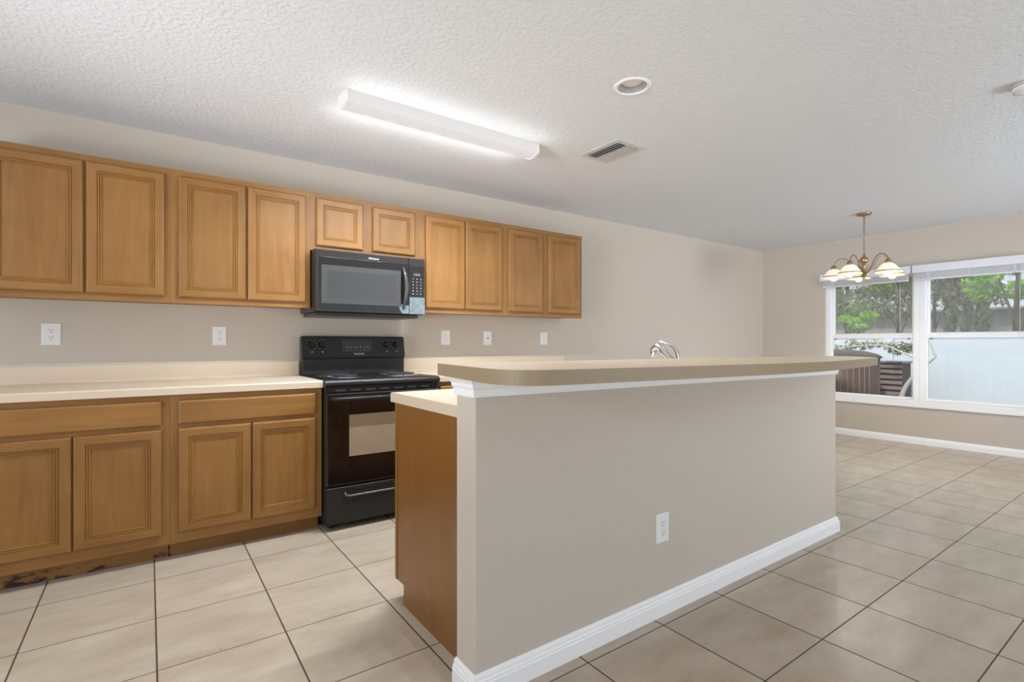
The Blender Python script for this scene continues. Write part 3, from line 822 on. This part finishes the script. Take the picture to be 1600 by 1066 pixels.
# ------------------------------------------------------------------ ceiling fittings
t = thing('fluorescent_light', (1.44, 2.66, CH), 'long white fluorescent ceiling light with ribbed wraparound diffuser', 'ceiling light')
LX0, LX1 = 0.812, 2.064
prof = [(2.597, 2.431), (2.597, 2.380), (2.604, 2.374), (2.645, 2.359), (2.68, 2.359), (2.720, 2.374), (2.727, 2.380), (2.727, 2.431)]
b = MB(); b.prism(prof, 'X', LX0 + 0.012, LX1 - 0.012); b.build('diffuser', M_diff, t)
b = MB(); b.box(LX0, LX1, 2.600, 2.724, 2.4315, CH - 0.0005); b.build('housing', M_vent, t)
pe = [(2.592, 2.4312), (2.592, 2.376), (2.642, 2.354), (2.683, 2.354), (2.732, 2.376), (2.732, 2.4312)]
for x in (LX0, LX1 - 0.0118):
    b = MB(); b.prism(pe, 'X', x, x + 0.0115); b.build('end_cap', M_lampend, t)
for k in range(9):                              # the tubes' light, spread along the fixture
    x = -0.56 + 0.14 * k
    l = add_light('tube_light', 'SPOT', (x, 0, 2.352 - CH), LE['tube'] / 9, (0.92, 0.99, 1.06), parent=t)
    l.data.spot_size = math.radians(168); l.data.spot_blend = 1.0; l.data.shadow_soft_size = 0
    for sy in (-1, 1):
        add_light('tube_glow', 'POINT', (x, -0.14 if sy < 0 else 0.21, 2.325 - CH), LE['halo'] / 18 * (1 if sy < 0 else 1.5), (0.96, 0.99, 1.03), parent=t).data.shadow_soft_size = 0

t = thing('recessed_light', (1.993, 1.75, CH), 'round white recessed can light in the ceiling', 'ceiling light')
c = (1.993, 1.75, CH)
b = MB(); b.lathe([(0.0735, 0.0005), (0.0715, -0.002), (0.074, -0.006), (0.084, -0.006), (0.093, -0.003), (0.095, -0.0006)], c, 48, loop=True); b.build('trim_ring', M_white, t)
b = MB()
b.lathe([(0.0735, 0.001), (0.072, 0.012), (0.070, 0.014), (0.069, 0.024), (0.067, 0.026), (0.066, 0.034), (0.0738, 0.034)], c, 48, cap=False)
b.build('baffle', plain('grey_baffle', lin(170, 167, 163), 0.5), t)
b = MB(); b.lathe([(0.0655, 0.034), (0.060, 0.031), (0.056, 0.025), (0.040, 0.019), (0.02, 0.0165), (0, 0.016)], c, 40); b.build('lamp_lens', plain('frosted_lens', lin(236, 233, 228), 0.4), t)

t = thing('ceiling_vent', (2.56, 2.42, CH), 'white louvered air vent set in the ceiling', 'vent')
b = MB()
x0, x1, y0, y1 = 2.422, 2.690, 2.244, 2.594; ix0, ix1, iy0, iy1 = 2.467, 2.656, 2.285, 2.560
for q in ((x0, x1, y0, iy0), (x0, x1, iy1, y1), (x0, ix0, iy0, iy1), (ix1, x1, iy0, iy1)): b.box(*q, CH - 0.006, CH - 0.0005)
b.build('frame', M_ceil if False else M_vent, t)
b = MB(); b.box(ix0, ix1, iy0, iy1, CH - 0.0012, CH - 0.0006); b.build('backing', M_vback, t)
n = 7
for i in range(n):
    xc = ix0 + 0.013 + (ix1 - ix0 - 0.026) * i / (n - 1)
    b = MB(); k = -1 if i < 3 else 1            # three blades throw one way, four the other
    b.prism([(xc + 0.0095 * k, CH - 0.0130), (xc + 0.0083 * k, CH - 0.0145), (xc - 0.0085 * k, CH - 0.0040), (xc - 0.0073 * k, CH - 0.0026)], 'Y', iy0 + 0.001, iy1 - 0.001)
    b.build('slat', M_vslat, t)

t = thing('smoke_detector', (3.585, 0.583, CH), 'round white smoke detector on the ceiling at the right edge', 'smoke detector')
c = (3.585, 0.583, CH)
b = MB(); b.lathe([(0.066, -0.0005), (0.066, -0.012), (0.062, -0.014)], c, 36); b.build('mounting_ring', M_vent, t)
b = MB(); b.lathe([(0.060, -0.0145), (0.061, -0.026), (0.054, -0.036), (0.030, -0.039), (0, -0.039)], c, 36); b.build('cover', M_plate, t)

# ------------------------------------------------------------------ chandelier
CX, CY = 5.83, 2.115
t = thing('chandelier', (CX, CY, CH), 'five-arm brass chandelier with lit alabaster glass shades by the window', 'chandelier')
b = MB(); b.lathe([(0.0, -0.0005), (0.066, -0.0005), (0.066, -0.008), (0.058, -0.020), (0.018, -0.026), (0.012, -0.034), (0, -0.034)], (CX, CY, CH), 32); b.build('canopy', M_brass, t)
b = MB(); z = 2.402; k = 0
while z > 2.05:
    pts = []
    for i in range(14):
        a = 2 * PI * i / 14
        u, v = 0.0085 * math.cos(a), 0.0175 * math.sin(a)
        pts.append((CX + (u if k % 2 else 0), CY + (0 if k % 2 else u), z - 0.0175 + v))
    b.tube(pts, 0.0024, 6, closed=True); z -= 0.029; k += 1
b.tube([(CX + 0.004, CY, 2.405), (CX + 0.007, CY + 0.004, 2.25), (CX + 0.003, CY, 2.03)], 0.002, 6)
b.build('chain', M_brass, t)
b = MB(); b.lathe([(0.0, 1.775), (0.010, 1.778), (0.014, 1.79), (0.010, 1.80), (0.032, 1.806), (0.034, 1.816), (0.020, 1.824), (0.018, 1.94), (0.028, 1.948), (0.034, 1.96), (0.034, 1.985), (0.026, 2.0), (0.012, 2.012), (0.009, 2.03), (0, 2.032)], (CX, CY, 0), 24)
b.build('column', M_brass, t)
dx, dy = -CX, -CY; L = math.hypot(dx, dy)
toward = math.atan2(dy, dx)
for k, th in enumerate((-26, 46, 118, 190, 262)):
    a = toward + math.radians(th)
    ca, sa = math.cos(a), math.sin(a)
    ex, ey = CX + 0.26 * ca, CY + 0.26 * sa
    arm = catmull([Vector((CX + 0.02 * ca, CY + 0.02 * sa, 1.835)), Vector((CX + 0.07 * ca, CY + 0.07 * sa, 1.88)), Vector((CX + 0.125 * ca, CY + 0.125 * sa, 1.975)), Vector((CX + 0.185 * ca, CY + 0.185 * sa, 2.008)), Vector((CX + 0.24 * ca, CY + 0.24 * sa, 1.985)), Vector((ex, ey, 1.945)), Vector((ex, ey, 1.925))], 5)
    b = MB(); b.tube(arm, 0.0055, 8); am = b.build('arm', M_brass, t)
    b = MB(); b.lathe([(0.008, 1.946), (0.020, 1.940), (0.026, 1.920), (0.030, 1.908), (0.0, 1.907)], (ex, ey, 0), 20); b.build('socket_cup', M_brass, am)
    pr = [(0.030, 1.906), (0.045, 1.898), (0.065, 1.878), (0.083, 1.852), (0.094, 1.832), (0.106, 1.812), (0.103, 1.811), (0.091, 1.831), (0.080, 1.851), (0.062, 1.876), (0.043, 1.895), (0.030, 1.902)]
    b = MB(); b.lathe(pr, (ex, ey, 0), 32, loop=True); sh = b.build('shade', M_shade, am)
    b = MB(); b.lathe([(0.0950, 1.833), (0.0975, 1.8335), (0.1020, 1.8245), (0.1000, 1.8235)], (ex, ey, 0), 32, loop=True)
    b.build('shade_band', M_brass, am)
    b = MB(); b.lathe([(0.012, 1.900), (0.014, 1.87), (0.030, 1.835), (0.033, 1.815), (0.028, 1.795), (0.014, 1.784), (0, 1.782)], (ex, ey, 0), 18); b.build('bulb', M_bulb, am)
    bl = add_light('bulb_light', 'SPOT', (ex - CX, ey - CY, 1.776 - CH), LE['chand'], (1.0, 0.94, 0.86), parent=t)
    bl.data.spot_size = math.radians(170); bl.data.spot_blend = 1.0; bl.data.shadow_soft_size = 0

# ------------------------------------------------------------------ twin window
GX = RX + 0.075
def window(name, y0, y1, label):
    w_ = bpy.data.objects.new(name, None); w_.location = (GX, (y0 + y1) / 2, WZ0); COL.objects.link(w_)
    w_['kind'] = 'structure'; tag(w_, label, 'window')
    fw = 0.052
    b = MB()
    for q in ((y0, y0 + fw, 0.456, 1.998), (y1 - fw, y1, 0.456, 1.998), (y0 + fw, y1 - fw, 0.456, 0.49), (y0 + fw, y1 - fw, 1.95, 1.998)):
        b.box(GX - 0.045, GX + 0.05, q[0], q[1], q[2], q[3], 0.002)
    b.build('frame', M_white, w_)
    ys, ye = y0 + fw + 0.001, y1 - fw - 0.001
    b = MB(); sw = 0.030                       # upper sash, outer track
    for q in ((ys, ys + sw, 1.235, 1.948), (ye - sw, ye, 1.235, 1.948), (ys + sw, ye - sw, 1.235, 1.262), (ys + sw, ye - sw, 1.92, 1.948)):
        b.box(GX + 0.012, GX + 0.038, q[0], q[1], q[2], q[3], 0.002)
    us = b.build('upper_sash', M_white, w_)
    b = MB(); b.box(GX + 0.023, GX + 0.027, ys + sw - 0.002, ye - sw + 0.002, 1.260, 1.922); b.build('pane', M_glassu, us)
    b = MB()                                    # lower sash, inner track
    for q in ((ys, ys + sw * 0.6, 0.492, 1.25), (ye - sw * 0.6, ye, 0.492, 1.25), (ys + sw * 0.6, ye - sw * 0.6, 0.492, 0.520), (ys + sw * 0.6, ye - sw * 0.6, 1.198, 1.25)):
        b.box(GX - 0.022, GX + 0.006, q[0], q[1], q[2], q[3], 0.002)
    ls = b.build('lower_sash', M_white, w_)
    b = MB(); b.box(GX - 0.009, GX - 0.005, ys + sw * 0.6 - 0.002, ye - sw * 0.6 + 0.002, 0.518, 1.20); b.build('pane', M_glass, ls)
    for yy in (ys + 0.05, ye - 0.05):
        b = MB(); b.box(GX - 0.030, GX - 0.0222, yy - 0.014, yy + 0.014, 1.186, 1.200, 0.002); b.build('sash_latch', M_slot, ls)
    return w_
YM = 2.034
window('window_1', YM + 0.0005, WY1 - 0.001, 'left white double-hung window behind the chandelier')
window('window_2', WY0 + 0.001, YM - 0.0005, 'right white double-hung window cut by the right edge of the photo')
b = MB(); b.box(RX - 0.028, RX + 0.028, WY0 - 0.05, WY1 + 0.002, 0.412, 0.4545, 0.005, seg=3)
bmesh.ops.translate(b.bm, verts=b.bm.verts, vec=(0, 0, 0))
struct('trim_2', MB().box(RX - 0.026, RX - 0.0005, WY0 - 0.04, WY1 + 0.03, 0.415, 0.475, 0.004), M_white, 'white sill board along the foot of both windows', 'sill')
def blind(y0, y1, label):
    t = thing('window_blind', (RX - 0.02, (y0 + y1) / 2, 2.02), label, 'blind', 'raised white blinds')
    b = MB(); b.box(RX - 0.062, RX - 0.040, y0, y1, 1.932, 2.018, 0.004)
    b.box(RX - 0.040, RX - 0.001, y0, y0 + 0.012, 1.932, 2.018); b.box(RX - 0.040, RX - 0.001, y1 - 0.012, y1, 1.932, 2.018)
    b.build('valance', M_blind, t)
    ya, yb = y0 + 0.03, y1 - 0.03
    b = MB(); b.box(RX - 0.036, RX - 0.002, ya, yb, 1.962, 2.005); b.build('head_rail', M_blind, t)
    b = MB()
    for i in range(14):
        z = 1.868 + i * 0.0065
        b.box(RX - 0.0385, RX - 0.003, ya, yb, z, z + 0.0042)
    so = b.build('slats', M_blind, t)
    b = MB(); b.box(RX - 0.0385, RX - 0.003, ya, yb, 1.848, 1.866, 0.003); b.build('bottom_rail', M_blind, t)
    b = MB()
    for u in (0.12, 0.5, 0.88):
        yy = ya + (yb - ya) * u
        b.box(RX - 0.0392, RX - 0.0386, yy - 0.012, yy + 0.012, 1.850, 1.96)
    b.build('ladder_tape', plain('blind_tape', lin(205, 205, 208), 0.6), t)
    b = MB(); b.tube([(RX - 0.05, y0 + 0.10, 1.94), (RX - 0.05, y0 + 0.10, 1.20)], 0.0018, 6); b.build('wand', M_blind, t)
    return t
blind(2.091, 3.050, 'raised white blind with valance on the left window')
blind(1.100, 2.078, 'raised white blind with valance on the right window')

# ------------------------------------------------------------------ outside the window
GZ = -0.35
b = MB(); b.box(RX + 0.2, 40, -25, 40, GZ - 0.1, GZ)
struct('ground', b, M_grass, 'lawn outside the window', 'ground')
FXX = 11.0
t = thing('vinyl_fence', (FXX, 3.5, GZ), 'white vinyl privacy fence outside the windows', 'fence')
PW = 2.0
for k in range(7):
    y0 = -4.42 + k * PW
    b = MB(); b.box(FXX, FXX + 0.03, y0 + 0.062, y0 + PW - 0.062, GZ + 0.04, 1.24)
    for j in range(1, 9):
        yy = y0 + 0.062 + (PW - 0.124) * j / 9
        b.box(FXX - 0.0015, FXX, yy - 0.003, yy + 0.003, GZ + 0.05, 1.23, mi=1)
    b.build('panel', [M_vinyl, M_vinyl], t)
    b = MB(); b.box(FXX - 0.02, FXX + 0.05, y0 + 0.062, y0 + PW - 0.062, 1.2405, 1.295, 0.004); b.build('top_rail', M_vinyl, t)
    b = MB(); b.box(FXX - 0.045, FXX + 0.075, y0 - 0.06, y0 + 0.06, GZ, 1.305, 0.004); b.build('post', M_vinyl, t)

def leaves(b, centres, n, size, seed, mi=0, squash=1.0):
    rnd = random.Random(seed)
    for _ in range(n):
        cx, cy, cz, r = rnd.choice(centres)
        while True:
            v = Vector((rnd.uniform(-1, 1), rnd.uniform(-1, 1), rnd.uniform(-1, 1)))
            if 0.15 < v.length < 1: break
        p = Vector((cx, cy, cz)) + Vector((v.x, v.y, v.z * squash)) * r
        s = size * rnd.uniform(0.6, 1.4)
        R = Matrix.Rotation(rnd.uniform(0, 2 * PI), 3, 'Z') @ Matrix.Rotation(rnd.uniform(-1.2, 1.2), 3, 'X') @ Matrix.Rotation(rnd.uniform(-0.6, 0.6), 3, 'Y')
        pts = [p + R @ Vector(q) for q in ((0, -s, 0), (s * 0.45, 0, s * 0.12), (0, s, 0), (-s * 0.45, 0, s * 0.12))]
        b.bm.faces.new([b.bm.verts.new(q) for q in pts]).material_index = mi
def tree(name, base, trunk, centres, n, size, seed, leafm, barkm, label, r=0.09, squash=1.0):
    t = thing(name, base, label, 'tree' if 'tree' in name else 'shrub', 'plants beyond the windows')
    b = MB()
    for i, pth in enumerate(trunk):
        q = catmull([Vector(p) for p in pth], 5)
        b.tube(q, [r * (1 if i == 0 else 0.36) * (1 - 0.6 * j / (len(q) - 1)) for j in range(len(q))], 8)
    b.build('trunk', barkm, t)
    b = MB(); leaves(b, centres, n, size, seed, squash=squash); f = b.build('foliage', leafm, t); f['kind'] = 'stuff'
    return t
def yx(px, X): return at_x(px, 500, X).y
def zx(px, py, X): return at_x(px, py, X).z
def ivy_tree(px, X, seed, crown, n, leafm, label):
    y = yx(px, X); zt_ = zx(px, 455, X)
    cs = [(X - 0.03, y + 0.02 * math.sin(7 * k), 1.15 + k * 0.085, 0.10 + 0.018 * math.sin(k * 2.1)) for k in range(int((zt_ - 1.0) / 0.085))]
    tree('ivy_clad_tree', (X, y, GZ), [[(X, y, GZ), (X + 0.02, y + 0.02, 0.8), (X, y, 1.8), (X + 0.05, y - 0.04, 3.3)], [(X, y, 2.0), (X + 0.1, y + 0.35, 2.7), (X + 0.1, y + 0.6, 3.2)]],
         cs * 2 + crown, n, 0.05, seed, leafm, M_bark, label, 0.07)
X1 = 13.0
ivy_tree(1487, X1, 1, [(X1, yx(1487, X1) + 0.1, 2.62, 0.33), (X1, yx(1480, X1) + 0.2, 3.1, 0.6)], 1500, M_leafd, 'leftmost of three slim ivy-clad trees beyond the fence')
X1 = 14.1
ivy_tree(1513, X1, 2, [(X1, yx(1513, X1), 2.55, 0.30), (X1, yx(1520, X1), 3.0, 0.55)], 1500, M_leafd, 'middle of three slim ivy-clad trees beyond the fence')
X1 = 15.2
ivy_tree(1537, X1, 3, [(X1, yx(1537, X1), 2.5, 0.30), (X1, yx(1545, X1), 2.95, 0.55)], 1500, M_leafd, 'rightmost of three slim ivy-clad trees beyond the fence')
def crown_tree(px, py, X, rads, n, size, seed, leafm, label, name='leafy_tree', squash=0.8):
    y, z = yx(px, X), zx(px, py, X)
    rnd = random.Random(seed)
    cs = [(X + rnd.uniform(-0.3, 0.3), y + rnd.uniform(-1, 1) * rads, z + rnd.uniform(-0.7, 0.9) * rads * 0.8, rads * rnd.uniform(0.35, 0.6)) for _ in range(9)]
    tree(name, (X, y, GZ), [[(X, y, GZ), (X + 0.05, y + 0.05, z * 0.5), (X, y, z + rads * 0.5)], [(X, y, z * 0.6), (X, y + rads * 0.5, z + 0.1)], [(X, y, z * 0.55), (X, y - rads * 0.5, z + 0.15)]],
         cs, n, size, seed, leafm, M_bark, label, 0.07, squash)
crown_tree(1325, 462, 14.0, 0.80, 3600, 0.060, 11, M_leafm, 'bushy green tree beyond the fence seen at the left of the left window')
crown_tree(1405, 462, 15.8, 0.88, 3000, 0.060, 12, M_leafo, 'thin olive tree beyond the fence seen through the left window')
crown_tree(1462, 440, 17.2, 1.0, 3400, 0.065, 13, M_leafd, 'dark tree beyond the fence just right of the window mullion')
crown_tree(1530, 435, 18.6, 1.05, 3200, 0.065, 14, M_leafo, 'olive tree behind the ivy-clad trunks')
crown_tree(1592, 440, 12.2, 0.52, 2400, 0.060, 15, M_leafl, 'bright green tree at the right edge of the right window')
crown_tree(1342, 508, 11.9, 0.26, 1700, 0.045, 16, M_leafl, 'bright lime shrub rising behind the fence in the left window', 'lime_shrub', 0.6)

# pale bent tree in front of the fence, drooping leaves
X2 = 9.9
def q2(px, py, X=X2): return tuple(at_x(px, py, X))
base = q2(1400, 668)
base = (base[0], base[1], GZ)
fol = [(X2 + 0.25, yx(px, X2), zx(px, py, X2), rr) for px, py, rr in ((1306, 545, 0.14), (1322, 538, 0.14), (1340, 540, 0.14), (1358, 537, 0.13), (1378, 540, 0.13), (1396, 541, 0.13), (1412, 546, 0.13), (1420, 540, 0.12), (1390, 548, 0.12))]
tree('bent_tree', base, [[base, q2(1408, 622), q2(1424, 592), q2(1447, 570), q2(1462, 557)], [q2(1462, 557), q2(1456, 543), q2(1449, 527), q2(1440, 518)], [q2(1430, 560), q2(1408, 550), q2(1380, 540), q2(1340, 541), q2(1310, 545)]],
     fol, 460, 0.040, 21, M_leafo, M_palebark, 'pale bent tree trunk in front of the fence, behind the window mullion', 0.042, 0.6)

# round tank and slatted unit against the fence
t = thing('garden_tank', (9.4, 3.80, GZ), 'large dark brown round tank with domed lid outside the left window', 'tank')
b = MB(); seg = 60
prof = [(0.60, GZ), (0.60, 0.90)]
b.lathe(prof, (9.4, 3.82, 0), seg)
for v in b.bm.verts:
    pass
b.build('drum', M_tank, t)
b = MB()
for k in range(9):                              # a band of raised ribs on the side towards the house
    a = PI * (1.02 + 0.045 * k)
    x, y = 9.4 + 0.602 * math.cos(a), 3.82 + 0.602 * math.sin(a)
    b.tube([(x, y, GZ + 0.02), (x, y, 0.895)], 0.012, 6)
b.build('ribs', plain('brown_rib', lin(112, 92, 80), 0.5, noise=0.3), t)
b = MB(); b.lathe([(0.625, 0.9005), (0.63, 0.925), (0.56, 0.97), (0.42, 1.01), (0.2, 1.035), (0, 1.04)], (9.4, 3.82, 0), seg); b.build('lid', M_tank, t)
t = thing('slatted_unit', (10.4, 3.42, GZ), 'mauve grey slatted outdoor unit beside the brown tank', 'outdoor unit')
ya, yb = yx(1409, 10.3), yx(1371, 10.3)
b = MB(); b.box(10.32, 10.75, ya + 0.01, yb - 0.01, GZ, 0.80); b.build('core', M_acd, t)
for k in range(12):
    z = GZ + 0.06 + k * 0.092
    b = MB(); b.box(10.29, 10.3195, ya, yb, z, z + 0.058, 0.004); b.build('slat', M_ac, t)
b = MB(); b.box(10.27, 10.78, ya - 0.02, yb + 0.02, 0.8005, 0.835, 0.006); b.build('cover', M_ac, t)

t = thing('neighbour_house', (22.0, 6.0, GZ), 'pale grey neighbouring house wall beyond the trees', 'house')
b = MB(); b.box(21.0, 27, -6, 18, GZ, 2.15); b.build('wall', M_stucco, t)
b = MB(); b.prism([(20.6, 2.151), (27.4, 2.151), (24, 2.4)], 'Y', -6.4, 16.4); b.build('roof', M_roof, t)
